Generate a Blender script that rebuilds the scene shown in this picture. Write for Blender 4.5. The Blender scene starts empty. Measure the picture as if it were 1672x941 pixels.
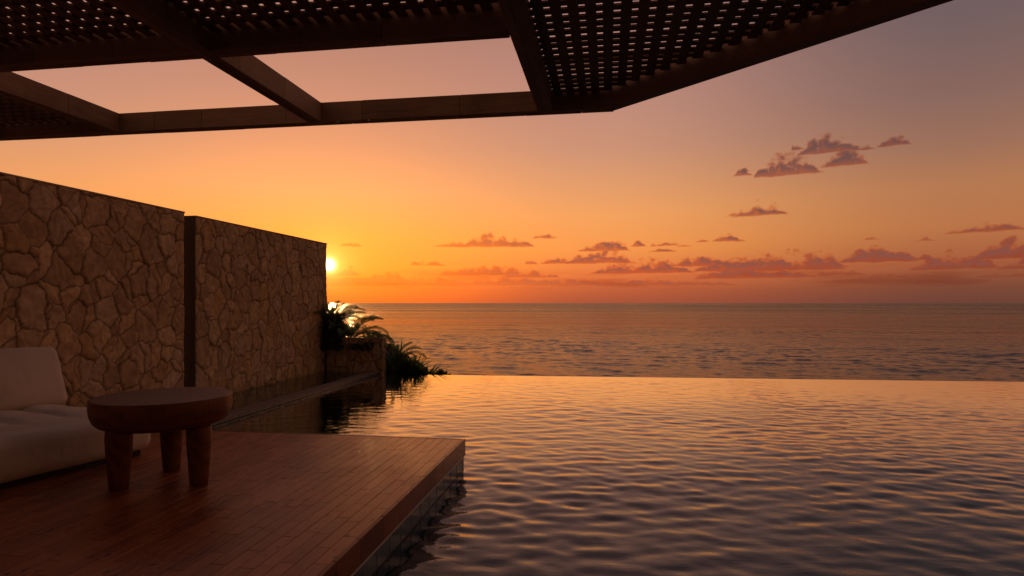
import bpy, bmesh, math, random
import numpy as np
from mathutils import Vector, Matrix

R = math.radians
SC = bpy.context.scene
COL = SC.collection
rng = np.random.default_rng(7)
random.seed(7)

def lin(r, g, b, a=1.0):
    """sRGB 0-255 -> linear"""
    o = []
    for c in (r, g, b):
        c = c / 255.0
        o.append(c / 12.92 if c <= 0.04045 else ((c + 0.055) / 1.055) ** 2.4)
    return (o[0], o[1], o[2], a)

# ------------------------------------------------------------------ camera
YAW = 8.87                                   # degrees the lens is turned left of +Y
CAM_Z = 1.47
cam_data = bpy.data.cameras.new('camera')
cam = bpy.data.objects.new('camera', cam_data)
COL.objects.link(cam)
cam.location = (0, 0, CAM_Z)
cam.rotation_euler = (R(90), 0, R(YAW))
cam_data.sensor_width = 36.0
cam_data.lens = 36.0 * 1000.0 / 1672.0
cam_data.shift_y = 24.5 / 1672.0
cam_data.clip_start = 0.05
cam_data.clip_end = 200000.0
SC.camera = cam

# ------------------------------------------------------------------ light
SUN_AZ = -25.53                              # degrees from +Y, negative = towards -X
SUN_EL = 3.42
SUN_STRENGTH = 2.6
NISHITA = 0.05
EXPOSURE = 0.0

SC.view_settings.view_transform = 'Standard'
SC.view_settings.look = 'None'
SC.view_settings.exposure = EXPOSURE
SC.view_settings.gamma = 1.0
SC.view_settings.use_curve_mapping = False

class NT:
    """small wrapper round a node tree"""
    def __init__(s, tree):
        s.t = tree; s.n = tree.nodes; s.l = tree.links
    def put(s, sock, v):
        if v is None: return
        if isinstance(v, bpy.types.NodeSocket): s.l.new(v, sock)
        else:
            try: sock.default_value = v
            except Exception:
                sock.default_value = tuple(v)[:3]
    def node(s, typ, ins=None, **props):
        n = s.n.new(typ)
        for k, v in props.items(): setattr(n, k, v)
        for k, v in (ins or {}).items(): s.put(n.inputs[k], v)
        return n
    def m(s, op, a, b=None, c=None, clamp=False):
        n = s.n.new('ShaderNodeMath'); n.operation = op; n.use_clamp = clamp
        for i, v in enumerate((a, b, c)): s.put(n.inputs[i], v)
        return n.outputs[0]
    def v(s, op, a, b=None, c=None):
        n = s.n.new('ShaderNodeVectorMath'); n.operation = op
        for i, x in enumerate((a, b, c)): s.put(n.inputs[i], x)
        return n.outputs['Value'] if op in ('LENGTH', 'DOT_PRODUCT', 'DISTANCE') else n.outputs['Vector']
    def sstep(s, x, lo, hi, a=0.0, b=1.0, kind='SMOOTHSTEP'):
        n = s.n.new('ShaderNodeMapRange'); n.interpolation_type = kind; n.clamp = True
        s.put(n.inputs['Value'], x); s.put(n.inputs['From Min'], lo); s.put(n.inputs['From Max'], hi)
        s.put(n.inputs['To Min'], a); s.put(n.inputs['To Max'], b)
        return n.outputs['Result']
    def mix(s, f, a, b, blend='MIX'):
        n = s.n.new('ShaderNodeMix'); n.data_type = 'RGBA'; n.blend_type = blend
        s.put(n.inputs['Factor'], f); s.put(n.inputs[6], a); s.put(n.inputs[7], b)
        return n.outputs[2]
    def ramp(s, f, stops, interp='LINEAR'):
        n = s.n.new('ShaderNodeValToRGB'); n.color_ramp.interpolation = interp
        cr = n.color_ramp
        cr.elements[0].position = stops[0][0]; cr.elements[0].color = stops[0][1]
        cr.elements[1].position = stops[-1][0]; cr.elements[1].color = stops[-1][1]
        for p, c in stops[1:-1]:
            e = cr.elements.new(p); e.color = c
        s.put(n.inputs[0], f)
        return n.outputs[0]
    def noise(s, vec, scale, detail=3, rough=0.5, dist=0.0, out=0, dims='3D'):
        n = s.node('ShaderNodeTexNoise', {'Scale': scale, 'Detail': detail, 'Roughness': rough, 'Distortion': dist}, noise_dimensions=dims)
        if vec is not None: s.l.new(vec, n.inputs['Vector'])
        return n.outputs[out]

def build_world():
    w = bpy.data.worlds.new('World'); SC.world = w; w.use_nodes = True
    g = NT(w.node_tree); g.n.clear()
    d = g.v('NORMALIZE', g.node('ShaderNodeTexCoord').outputs['Generated'])
    sp = g.node('ShaderNodeSeparateXYZ', {0: d})
    x, y, z = sp.outputs
    DEG = 180 / math.pi
    el = g.m('MULTIPLY', g.m('ARCSINE', z), DEG)
    az = g.m('MULTIPLY', g.m('ARCTAN2', x, y), DEG)
    sa = R(SUN_AZ); se = R(SUN_EL)
    # angle round the horizon away from the sun
    hl = g.m('MAXIMUM', g.v('LENGTH', g.v('MULTIPLY', d, (1, 1, 0))), 1e-4)
    hd = g.m('DIVIDE', g.v('DOT_PRODUCT', d, (math.sin(sa), math.cos(sa), 0)), hl)
    da = g.m('MULTIPLY', g.m('ARCCOSINE', g.m('MINIMUM', g.m('MAXIMUM', hd, -1.0), 1.0)), DEG)
    sd = (math.sin(sa) * math.cos(se), math.cos(sa) * math.cos(se), math.sin(se))
    gam = g.m('MULTIPLY', g.m('ARCCOSINE', g.m('MINIMUM', g.v('DOT_PRODUCT', d, sd), 1.0)), DEG)
    f = g.m('DIVIDE', g.m('MAXIMUM', el, 0.0), 90.0, clamp=True)
    E = lambda e: e / 90.0
    A = g.ramp(f, [(0, lin(244, 108, 40)), (E(1.5), lin(250, 122, 42)), (E(3.2), lin(252, 152, 50)), (E(6), lin(252, 166, 68)), (E(10), lin(246, 170, 106)),
                   (E(14), lin(218, 155, 114)), (E(18), lin(196, 142, 118)), (E(23), lin(178, 131, 115)), (E(30), lin(160, 119, 108)), (E(50), lin(106, 88, 94)), (1, lin(72, 69, 82))])
    B = g.ramp(f, [(0, lin(168, 84, 60)), (E(1.0), lin(182, 92, 60)), (E(2.6), lin(220, 116, 66)), (E(5), lin(242, 152, 78)), (E(8), lin(240, 162, 96)), (E(11), lin(222, 156, 110)),
                   (E(14), lin(202, 147, 120)), (E(18), lin(190, 140, 124)), (E(23), lin(178, 130, 120)), (E(30), lin(150, 113, 112)), (E(50), lin(100, 84, 94)), (1, lin(72, 69, 82))])
    Cc = g.ramp(f, [(0, lin(112, 68, 58)), (E(1.2), lin(124, 74, 56)), (E(3), lin(164, 92, 62)), (E(6), lin(186, 118, 74)), (E(9), lin(182, 122, 84)), (E(12), lin(156, 112, 92)),
                    (E(16), lin(134, 102, 96)), (E(21), lin(113, 95, 97)), (E(27), lin(104, 88, 94)), (E(50), lin(82, 68, 76)), (1, lin(72, 69, 82))])
    D = g.ramp(f, [(0, lin(136, 86, 64)), (E(6), lin(176, 116, 84)), (E(15), lin(168, 116, 90)), (E(35), lin(128, 94, 82)), (1, lin(72, 69, 82))])
    Bk = g.ramp(f, [(0, lin(42, 28, 24)), (E(6), lin(56, 38, 32)), (E(15), lin(60, 44, 38)), (E(35), lin(66, 52, 48)), (1, lin(72, 69, 82))])
    sky = g.mix(g.sstep(da, 3, 26), A, B)
    sky = g.mix(g.sstep(da, 24, 54), sky, Cc)
    sky = g.mix(g.sstep(da, 54, 100), sky, D)
    sky = g.mix(g.sstep(da, 112, 158), sky, Bk)
    # low layer of thin stratus streaks along the horizon
    cv = g.node('ShaderNodeCombineXYZ', {0: az, 1: el, 2: 0.0}).outputs[0]
    st = g.noise(g.v('MULTIPLY', cv, (0.09, 0.9, 1)), 1.0, 4, 0.55)
    band = g.m('MULTIPLY', g.sstep(el, 0.9, 1.9), g.sstep(el, 3.4, 2.3))
    sf = g.m('MULTIPLY', g.m('MULTIPLY', g.sstep(st, 0.42, 0.62), band), 0.62)
    sky = g.mix(sf, sky, g.mix(1.0, sky, lin(214, 178, 188), 'MULTIPLY'))
    # cumulus: rows of flat-based clouds; (px, base py, half width px, height px) of the view -> degrees of sky.
    # Each row keeps its base and its top as curves over the azimuth; billows come from noise.
    cl_ = [(1286, 287, 54, 34), (1350, 251, 50, 26), (1380, 271, 36, 22), (1458, 239, 26, 16), (1211, 288, 13, 16), (1299, 246, 8, 8), (1408, 246, 20, 9),
           (1240, 353, 42, 20), (1200, 353, 12, 9), (800, 404, 40, 19), (848, 404, 26, 12), (892, 390, 20, 9), (735, 404, 30, 7), (985, 411, 40, 18), (1043, 403, 11, 9), (1092, 402, 19, 9),
           (1066, 403, 8, 6), (1118, 403, 10, 6), (1145, 396, 12, 6), (1188, 395, 25, 12), (1080, 412, 25, 5), (979, 431, 54, 21), (906, 431, 24, 10), (868, 432, 11, 6),
           (700, 434, 26, 8), (1049, 447, 80, 20), (1140, 436, 40, 16), (1250, 443, 116, 26), (1225, 455, 90, 18), (1345, 438, 34, 20), (1432, 429, 60, 25), (1508, 425, 17, 9),
           (1511, 394, 17, 5), (1421, 392, 12, 5), (1613, 379, 66, 13), (1652, 423, 66, 28), (1555, 440, 70, 20), (1374, 450, 38, 7), (1450, 454, 34, 7), (1655, 440, 30, 8),
           (1310, 454, 26, 6), (787, 450, 62, 16), (863, 454, 48, 11), (574, 403, 20, 6), (569, 451, 18, 13), (650, 467, 110, 15), (860, 467, 150, 11), (1080, 467, 120, 10),
           (1640, 453, 50, 7), (1560, 462, 70, 6), (1720, 430, 60, 30), (1800, 400, 50, 20), (1900, 440, 120, 30), (330, 420, 60, 18), (180, 440, 90, 20)]
    AZ0, AZ1, EL1, HM = -52.0, 44.0, 16.0, 3.0
    cr_ = random.Random(4)
    rows = []
    for (px, py, hw, h) in sorted(cl_, key=lambda c: c[0] - c[2]):
        th = math.atan((px - 836) / 1000.0); k = math.cos(th)
        a0 = math.degrees(th) - YAW; e0 = math.degrees(math.atan((495 - py) / 1000.0 * k))
        cw = math.degrees(hw / 1000.0 * k * k) * 1.10; hh = math.degrees(h / 1000.0 * k) * 1.18
        for row in rows:
            if row[-1][0] + row[-1][2] + 0.7 < a0 - cw: row.append((a0, e0, cw, hh)); break
        else: rows.append([(a0, e0, cw, hh)])
    wn = g.node('ShaderNodeTexNoise', {'Vector': g.v('MULTIPLY', cv, (0.9, 1.2, 1.0)), 'Scale': 0.9, 'Detail': 4.0, 'Roughness': 0.55})
    off = g.v('SUBTRACT', wn.outputs['Color'], (0.5, 0.5, 0.5))
    def billow(vec):
        w_ = g.v('MULTIPLY_ADD', off, (0.5, 0.5, 0.0), g.v('MULTIPLY', vec, (1.0, 1.2, 1.0)))
        a = g.node('ShaderNodeTexVoronoi', {'Vector': w_, 'Scale': 0.95, 'Smoothness': 0.25}, feature='SMOOTH_F1').outputs['Distance']
        b = g.node('ShaderNodeTexVoronoi', {'Vector': w_, 'Scale': 2.3, 'Smoothness': 0.3}, feature='SMOOTH_F1').outputs['Distance']
        return g.m('ADD', g.m('SUBTRACT', 0.42, a), g.m('MULTIPLY', g.m('SUBTRACT', 0.42, b), 0.5))
    bil = billow(cv); bil2 = billow(g.v('ADD', cv, (-0.34, -0.10, 0.0)))
    wisp = g.m('SUBTRACT', g.noise(g.v('MULTIPLY', cv, (0.7, 2.4, 1.0)), 1.3, 4, 0.55), 0.5)
    osp = g.node('ShaderNodeSeparateXYZ', {0: off})
    azw = g.m('DIVIDE', g.m('SUBTRACT', g.m('MULTIPLY_ADD', osp.outputs[0], 1.1, az), AZ0), AZ1 - AZ0, clamp=True)
    elw = g.m('MULTIPLY_ADD', osp.outputs[1], 0.22, el)
    def curve(pts):
        n = g.n.new('ShaderNodeFloatCurve'); cm = n.mapping; c = cm.curves[0]
        c.points[0].location = (0.0, pts[0][1]); c.points[1].location = (1.0, pts[-1][1])
        for (x, y) in pts[1:-1]: c.points.new(x, y)
        for p_ in c.points: p_.handle_type = 'VECTOR'
        cm.update(); g.l.new(azw, n.inputs['Value']); n.inputs['Factor'].default_value = 1.0
        return n.outputs[0]
    acc = None; vac = None
    for row in rows:
        bp = [(0.0, row[0][1] / EL1)]; tp = [(0.0, 0.0)]
        N_ = lambda a: min(0.999, max(0.001, (a - AZ0) / (AZ1 - AZ0)))
        for (a0, e0, cw, hh) in row:
            bp += [(N_(a0 - cw - 0.3), e0 / EL1), (N_(a0 + cw + 0.3), e0 / EL1)]
            tp.append((N_(a0 - cw), 0.0))
            for t_, q_ in ((-0.80, 0.45), (-0.48, 0.78), (-0.14, 1.0), (0.15, 0.95), (0.46, 0.82), (0.80, 0.50)):
                tp.append((N_(a0 + t_ * cw), hh * q_ * cr_.uniform(0.75, 1.2) / HM))
            tp.append((N_(a0 + cw), 0.0))
        bp.append((1.0, row[-1][1] / EL1)); tp.append((1.0, 0.0))
        base = g.m('MULTIPLY', curve(bp), EL1); top = g.m('MULTIPLY', curve(tp), HM)
        y = g.m('SUBTRACT', elw, base)
        Ht = g.m('MULTIPLY', top, g.m('MULTIPLY_ADD', bil, 0.95, 1.02))
        dtop = g.m('DIVIDE', g.m('SUBTRACT', Ht, y), g.m('MULTIPLY_ADD', top, 0.45, 0.10))
        dbot = g.m('DIVIDE', y, 0.16)
        dd = g.m('SUBTRACT', g.m('MINIMUM', dtop, dbot), g.sstep(top, 0.10, 0.0, 0.0, 1.5))
        vv = g.m('DIVIDE', y, g.m('ADD', top, 0.12))
        if acc is None: acc, vac = dd, vv
        else:
            gt = g.m('GREATER_THAN', dd, acc)
            vac = g.m('MULTIPLY_ADD', gt, g.m('SUBTRACT', vv, vac), vac)
            acc = g.m('MAXIMUM', acc, dd)
    dens = g.m('ADD', acc, g.m('MULTIPLY', wisp, 1.0))
    edge = g.sstep(dens, -0.30, 0.75)
    core = g.sstep(dens, 0.08, 0.85)
    relief = g.m('SUBTRACT', bil, bil2)
    # body of the cloud is lit by the whole sky: mauve, redder low down and near the sun; bases and sunward sides catch the red light
    body = g.mix(g.sstep(el, 2.0, 12.0), lin(134, 76, 68), lin(100, 71, 72))
    body = g.mix(g.sstep(da, 25, 3), body, lin(214, 108, 46))
    glow = g.mix(1.0, sky, lin(232, 170, 158), 'MULTIPLY')
    body = g.mix(g.sstep(relief, 0.02, 0.40, 0.0, 0.55), body, glow)
    body = g.mix(g.m('MULTIPLY', g.sstep(vac, 0.42, 0.05), 0.62), body, glow)
    cl = g.mix(core, glow, body)
    sky = g.mix(g.m('MULTIPLY', edge, g.sstep(el, 0.9, 3.4, 0.35, 0.94)), sky, cl)
    # the sun and its aureole
    def lobe(width, col, power=1.0):
        e = g.m('POWER', 2.718, g.m('MULTIPLY', g.m('POWER', g.m('DIVIDE', gam, width), power), -1.0))
        return g.v('SCALE', col), e
    add = sky
    for width, col, power in ((0.27, (24, 18, 10), 1.5), (0.80, (1.6, 0.95, 0.26), 1.0), (2.4, (0.36, 0.13, 0.0), 1.0)):
        e = g.m('POWER', 2.718, g.m('MULTIPLY', g.m('POWER', g.m('DIVIDE', gam, width), power), -1.0))
        sc = g.n.new('ShaderNodeVectorMath'); sc.operation = 'SCALE'
        sc.inputs[0].default_value = col; g.l.new(e, sc.inputs['Scale'])
        add = g.v('ADD', add, sc.outputs[0])
    nis = g.node('ShaderNodeTexSky', sky_type='NISHITA', sun_disc=False, sun_elevation=R(SUN_EL), sun_rotation=R(SUN_AZ) % (2 * math.pi), dust_density=2.5)
    bg1 = g.node('ShaderNodeBackground', {'Color': add, 'Strength': 0.93})
    bg2 = g.node('ShaderNodeBackground', {'Color': g.mix(1.0, nis.outputs[0], (0.30, 0.12, 0.05, 1), 'MULTIPLY'), 'Strength': NISHITA})
    out = g.node('ShaderNodeOutputWorld')
    ad = g.node('ShaderNodeAddShader', {0: bg1.outputs[0], 1: bg2.outputs[0]})
    g.l.new(ad.outputs[0], out.inputs['Surface'])
    w.cycles.sampling_method = 'MANUAL'; w.cycles.sample_map_resolution = 1024
build_world()

sun_d = bpy.data.lights.new('sun', 'SUN')
sun = bpy.data.objects.new('sun', sun_d); COL.objects.link(sun)
sun_d.energy = SUN_STRENGTH; sun_d.color = (1.0, 0.50, 0.17); sun_d.angle = R(0.8)
_sv = Vector((math.sin(R(SUN_AZ)) * math.cos(R(SUN_EL)), math.cos(R(SUN_AZ)) * math.cos(R(SUN_EL)), math.sin(R(SUN_EL))))
sun.rotation_euler = _sv.to_track_quat('Z', 'Y').to_euler()
sun.location = (-20, 40, 12)

# ------------------------------------------------------------------ helpers
def obj(name, mesh, mat=None, parent=None, smooth=False):
    o = bpy.data.objects.new(name, mesh); COL.objects.link(o)
    if mat is not None and not mesh.materials: mesh.materials.append(mat)
    if smooth: mesh.polygons.foreach_set('use_smooth', np.ones(len(mesh.polygons), dtype=bool))
    if parent is not None: o.parent = parent
    return o

def from_bm(name, bm, mat=None, parent=None, smooth=False):
    me = bpy.data.meshes.new(name); bm.normal_update(); bm.to_mesh(me); bm.free()
    return obj(name, me, mat, parent, smooth)

def empty(name, loc=(0, 0, 0), rz=0.0):
    o = bpy.data.objects.new(name, None); COL.objects.link(o)
    o.location = loc; o.rotation_euler = (0, 0, rz); o.empty_display_size = 0.1
    return o

def tag(o, label=None, cat=None, group=None, kind=None):
    if label: o['label'] = label
    if cat: o['category'] = cat
    if group: o['group'] = group
    if kind: o['kind'] = kind
    return o

def grid_mesh(name, P, tri=False):
    """P: (nv, nu, 3) array -> quad mesh"""
    nv, nu, _ = P.shape
    me = bpy.data.meshes.new(name)
    V = P.reshape(-1, 3).astype(np.float32)
    i = np.arange(nv * nu).reshape(nv, nu)
    F = np.stack([i[:-1, :-1], i[:-1, 1:], i[1:, 1:], i[1:, :-1]], -1).reshape(-1, 4)
    me.vertices.add(len(V)); me.vertices.foreach_set('co', V.ravel())
    me.loops.add(F.size); me.loops.foreach_set('vertex_index', F.ravel().astype(np.int32))
    me.polygons.add(len(F)); me.polygons.foreach_set('loop_start', np.arange(0, F.size, 4, dtype=np.int32))
    me.polygons.foreach_set('use_smooth', np.ones(len(F), dtype=bool))
    me.update(calc_edges=True)
    return me

def raw_mesh(name, V, F, smooth=False):
    me = bpy.data.meshes.new(name)
    me.from_pydata([tuple(v) for v in V], [], [tuple(f) for f in F]); me.update()
    if smooth: me.polygons.foreach_set('use_smooth', np.ones(len(me.polygons), dtype=bool))
    return me

def add_box(bm, lo, hi, M=None):
    x0, y0, z0 = lo; x1, y1, z1 = hi
    pts = [(x0, y0, z0), (x1, y0, z0), (x1, y1, z0), (x0, y1, z0), (x0, y0, z1), (x1, y0, z1), (x1, y1, z1), (x0, y1, z1)]
    vs = [bm.verts.new(M @ Vector(p) if M is not None else p) for p in pts]
    for f in ((3, 2, 1, 0), (4, 5, 6, 7), (0, 1, 5, 4), (1, 2, 6, 5), (2, 3, 7, 6), (3, 0, 4, 7)):
        bm.faces.new([vs[k] for k in f])
    return vs

def add_chamfer_box(bm, lo, hi, c, M=None):
    """box whose upper edges are eased by c"""
    x0, y0, z0 = lo; x1, y1, z1 = hi
    rings = [[(x0, y0, z0), (x1, y0, z0), (x1, y1, z0), (x0, y1, z0)],
             [(x0, y0, z1 - c), (x1, y0, z1 - c), (x1, y1, z1 - c), (x0, y1, z1 - c)],
             [(x0 + c, y0 + c, z1), (x1 - c, y0 + c, z1), (x1 - c, y1 - c, z1), (x0 + c, y1 - c, z1)]]
    R_ = [[bm.verts.new(M @ Vector(p) if M is not None else p) for p in r] for r in rings]
    bm.faces.new(R_[0][::-1]); bm.faces.new(R_[2])
    for a, b in ((0, 1), (1, 2)):
        for k in range(4):
            bm.faces.new([R_[a][k], R_[a][(k + 1) % 4], R_[b][(k + 1) % 4], R_[b][k]])

def box_between(bm, a, b, width, z0, z1):
    """a straight horizontal timber from a to b (xy), given width"""
    a = Vector((a[0], a[1], 0)); b = Vector((b[0], b[1], 0)); d = b - a; L = d.length
    M = Matrix.Translation(a) @ Matrix.Rotation(math.atan2(d.y, d.x), 4, 'Z')
    add_box(bm, (0, -width / 2, z0), (L, width / 2, z1), M)

def bevel(o, w=0.004, seg=2):
    m = o.modifiers.new('bevel', 'BEVEL'); m.width = w; m.segments = seg; m.limit_method = 'ANGLE'; m.angle_limit = R(40)
    return o

# ------------------------------------------------------------------ materials
def new_mat(name):
    m = bpy.data.materials.new(name); m.use_nodes = True
    g = NT(m.node_tree); g.n.clear()
    out = g.node('ShaderNodeOutputMaterial')
    return m, g, out

def principled(g, out, color, rough, spec=0.5, normal=None, **ex):
    p = g.node('ShaderNodeBsdfPrincipled')
    g.put(p.inputs['Base Color'], color); g.put(p.inputs['Roughness'], rough); g.put(p.inputs['Specular IOR Level'], spec)
    if normal is not None: g.l.new(normal, p.inputs['Normal'])
    for k, v in ex.items(): g.put(p.inputs[k.replace('_', ' ')], v)
    g.l.new(p.outputs[0], out.inputs['Surface'])
    return p

def bump(g, h, strength, dist=0.01, normal=None):
    return g.node('ShaderNodeBump', {'Height': h, 'Strength': strength, 'Distance': dist, 'Normal': normal}).outputs[0] if normal is not None else \
        g.node('ShaderNodeBump', {'Height': h, 'Strength': strength, 'Distance': dist}).outputs[0]

def opos(g): return g.node('ShaderNodeTexCoord').outputs['Object']

def mat_stone():
    m, g, out = new_mat('sandstone')
    p = opos(g)
    at = g.node('ShaderNodeAttribute', attribute_name='stone_tint')
    n1 = g.noise(p, 9, 6, 0.6, 0.8)
    # bedding lines, their direction turned stone by stone
    ang = g.node('ShaderNodeVectorRotate', {'Vector': p, 'Angle': g.m('MULTIPLY', at.outputs['Alpha'], 6.28), 'Axis': (1, 0.3, 0)}, rotation_type='AXIS_ANGLE').outputs[0]
    wv = g.node('ShaderNodeTexWave', {'Vector': ang, 'Scale': 5.0, 'Distortion': 6.0, 'Detail': 3.0, 'Detail Scale': 1.3, 'Detail Roughness': 0.6})
    col = g.mix(g.sstep(n1, 0.3, 0.72), g.mix(1.0, at.outputs['Color'], (0.62, 0.58, 0.55, 1), 'MULTIPLY'), at.outputs['Color'])
    col = g.mix(g.m('MULTIPLY', wv.outputs['Fac'], 0.30), col, g.mix(1.0, col, (0.66, 0.60, 0.55, 1), 'MULTIPLY'))
    h = g.m('ADD', g.m('MULTIPLY', wv.outputs['Fac'], 0.30), g.m('ADD', n1, g.m('MULTIPLY', g.noise(p, 60, 4, 0.6), 0.3)))
    nor = bump(g, h, 0.55, 0.02)
    principled(g, out, col, g.sstep(n1, 0.2, 0.8, 0.62, 0.82), 0.35, nor)
    return m

def mat_stone_side():
    m, g, out = new_mat('sandstone_sawn')
    p = opos(g)
    v = g.node('ShaderNodeTexVoronoi', {'Vector': g.v('MULTIPLY', p, (1, 1, 0.8)), 'Scale': 3.6}, feature='DISTANCE_TO_EDGE').outputs[0]
    n1 = g.noise(p, 9, 6, 0.6)
    col = g.mix(g.sstep(n1, 0.3, 0.7), (0.20, 0.135, 0.085, 1), (0.30, 0.21, 0.13, 1))
    col = g.mix(g.sstep(v, 0.0, 0.03), (0.09, 0.06, 0.04, 1), col)
    h = g.m('ADD', g.m('MULTIPLY', g.sstep(v, 0, 0.09), 1.0), g.m('MULTIPLY', n1, 0.5))
    principled(g, out, col, 0.8, 0.3, bump(g, h, 0.8, 0.03))
    return m

def mat_deck(name='deck_timber', k=1.0, spec=0.62):
    m, g, out = new_mat(name)
    p = opos(g)
    isl = g.node('ShaderNodeNewGeometry').outputs['Random Per Island']
    pv = g.node('ShaderNodeCombineXYZ', {0: 0.0, 1: g.m('MULTIPLY', isl, 37.0), 2: g.m('MULTIPLY', isl, 11.0)}).outputs[0]
    q = g.v('ADD', p, pv)
    grain = g.noise(g.v('MULTIPLY', q, (38, 2.2, 38)), 1.0, 6, 0.65, 1.2)
    broad = g.noise(p, 0.9, 3, 0.5)
    tone = g.m('ADD', g.m('MULTIPLY_ADD', isl, 0.30, 0.06), g.m('MULTIPLY', grain, 0.72))
    col = g.ramp(tone, [(0.15, (0.080 * k, 0.021 * k, 0.008 * k, 1)), (0.5, (0.26 * k, 0.074 * k, 0.026 * k, 1)), (0.9, (0.46 * k, 0.155 * k, 0.058 * k, 1))])
    rough = g.m('ADD', g.sstep(broad, 0.35, 0.65, 0.26, 0.40), g.m('MULTIPLY', g.m('SUBTRACT', grain, 0.5), 0.3))
    # a few leftover drops and scuffs
    stain = g.noise(g.v('MULTIPLY', p, (2.2, 0.8, 1)), 1.0, 5, 0.62, 0.6)
    col = g.mix(g.sstep(stain, 0.46, 0.66, 0.0, 0.55), col, g.mix(1.0, col, (0.42, 0.36, 0.34, 1), 'MULTIPLY'))
    vor = g.node('ShaderNodeTexVoronoi', {'Vector': g.v('MULTIPLY', p, (1, 0.6, 1)), 'Scale': 17.0}).outputs['Distance']
    knot = g.m('MULTIPLY', g.sstep(vor, 0.24, 0.12), g.sstep(g.noise(p, 5.0, 2, 0.5), 0.42, 0.55))
    col = g.mix(g.m('MULTIPLY', knot, 0.88), col, (0.018, 0.007, 0.004, 1))
    nor = bump(g, g.m('ADD', g.m('SUBTRACT', grain, g.m('MULTIPLY', knot, 0.5)), g.m('MULTIPLY', g.noise(q, 5, 2, 0.5), 0.6)), 0.35, 0.006)
    principled(g, out, col, rough, spec, nor, Specular_Tint=(1.0, 0.52, 0.30, 1))
    return m

def mat_beam(name='beam_timber', axis=0, k=1.0):
    m, g, out = new_mat(name)
    p = opos(g)
    s = [34, 34, 34]; s[axis] = 1.6
    grain = g.noise(g.v('MULTIPLY', p, tuple(s)), 1.0, 6, 0.65, 1.6)
    blot = g.noise(p, 3.5, 4, 0.6)
    tone = g.m('ADD', g.m('MULTIPLY_ADD', grain, 0.6, g.m('MULTIPLY', g.node('ShaderNodeNewGeometry').outputs['Random Per Island'], 0.22)), g.m('MULTIPLY', blot, 0.36))
    col = g.ramp(tone, [(0.3, (0.12 * k, 0.060 * k, 0.033 * k, 1)), (0.6, (0.29 * k, 0.165 * k, 0.095 * k, 1)), (0.85, (0.42 * k, 0.26 * k, 0.165 * k, 1))])
    # dark knots
    kn = g.node('ShaderNodeTexVoronoi', {'Vector': p, 'Scale': 5.0, 'Randomness': 1.0}).outputs['Distance']
    col = g.mix(g.sstep(kn, 0.10, 0.05, 0.0, 0.75), col, (0.012, 0.007, 0.005, 1))
    principled(g, out, col, g.sstep(grain, 0.3, 0.7, 0.5, 0.72), 0.35, bump(g, grain, 0.35, 0.006))
    return m

def mat_table():
    m, g, out = new_mat('table_walnut')
    p = opos(g)
    sp = g.node('ShaderNodeSeparateXYZ', {0: p})
    wob = g.noise(p, 3.0, 4, 0.55)
    rad = g.v('LENGTH', g.v('MULTIPLY', g.v('ADD', p, (0.04, -0.02, 0)), (1, 1, 0.35)))
    ring = g.m('SINE', g.m('MULTIPLY', g.m('ADD', rad, g.m('MULTIPLY', wob, 0.10)), 210.0))
    grain = g.noise(g.v('MULTIPLY', p, (30, 30, 3)), 1.0, 5, 0.6, 1.0)
    tone = g.m('ADD', g.m('MULTIPLY', ring, 0.10), g.m('ADD', g.m('MULTIPLY', grain, 0.5), g.m('MULTIPLY', wob, 0.5)))
    col = g.ramp(tone, [(0.25, (0.055, 0.018, 0.007, 1)), (0.5, (0.12, 0.040, 0.016, 1)), (0.8, (0.19, 0.068, 0.030, 1))])
    principled(g, out, col, g.sstep(grain, 0.3, 0.7, 0.42, 0.58), 0.35, bump(g, g.m('ADD', grain, g.m('MULTIPLY', ring, 0.15)), 0.18, 0.004), Specular_Tint=(1.0, 0.55, 0.35, 1))
    return m

def mat_fabric(name='linen', k=1.0):
    m, g, out = new_mat(name)
    p = opos(g)
    n = g.noise(p, 3.0, 4, 0.6)
    w1 = g.m('SINE', g.m('MULTIPLY', g.node('ShaderNodeSeparateXYZ', {0: p}).outputs[1], 900.0))
    sp = g.node('ShaderNodeSeparateXYZ', {0: g.v('ADD', p, g.v('SCALE', p))})
    w2 = g.m('SINE', g.m('MULTIPLY', g.m('ADD', sp.outputs[0], sp.outputs[2]), 900.0))
    wv = g.m('MULTIPLY', w1, w2)
    slub = g.noise(g.v('MULTIPLY', p, (40, 260, 260)), 1.0, 3, 0.6)
    col = g.mix(g.sstep(n, 0.3, 0.7), (0.60 * k, 0.49 * k, 0.39 * k, 1), (0.70 * k, 0.58 * k, 0.47 * k, 1))
    col = g.mix(g.m('MULTIPLY', g.sstep(slub, 0.4, 0.7), 0.35), col, (0.42 * k, 0.33 * k, 0.25 * k, 1))
    h = g.m('ADD', g.m('ADD', g.m('MULTIPLY', wv, 0.25), slub), g.m('MULTIPLY', g.noise(p, 6.0, 3, 0.55, 1.2), 7.0))
    principled(g, out, col, 0.9, 0.2, bump(g, h, 0.35, 0.004), Sheen_Weight=0.25, Sheen_Roughness=0.5)
    return m

def mat_simple(name, col, rough, spec=0.4, nscale=14, nstr=0.25, var=0.25):
    m, g, out = new_mat(name)
    p = opos(g)
    n = g.noise(p, nscale, 5, 0.6)
    c2 = tuple(c * (1 - var) for c in col[:3]) + (1,)
    principled(g, out, g.mix(g.sstep(n, 0.3, 0.7), c2, tuple(col[:3]) + (1,)), rough, spec, bump(g, n, nstr, 0.006))
    return m

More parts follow.
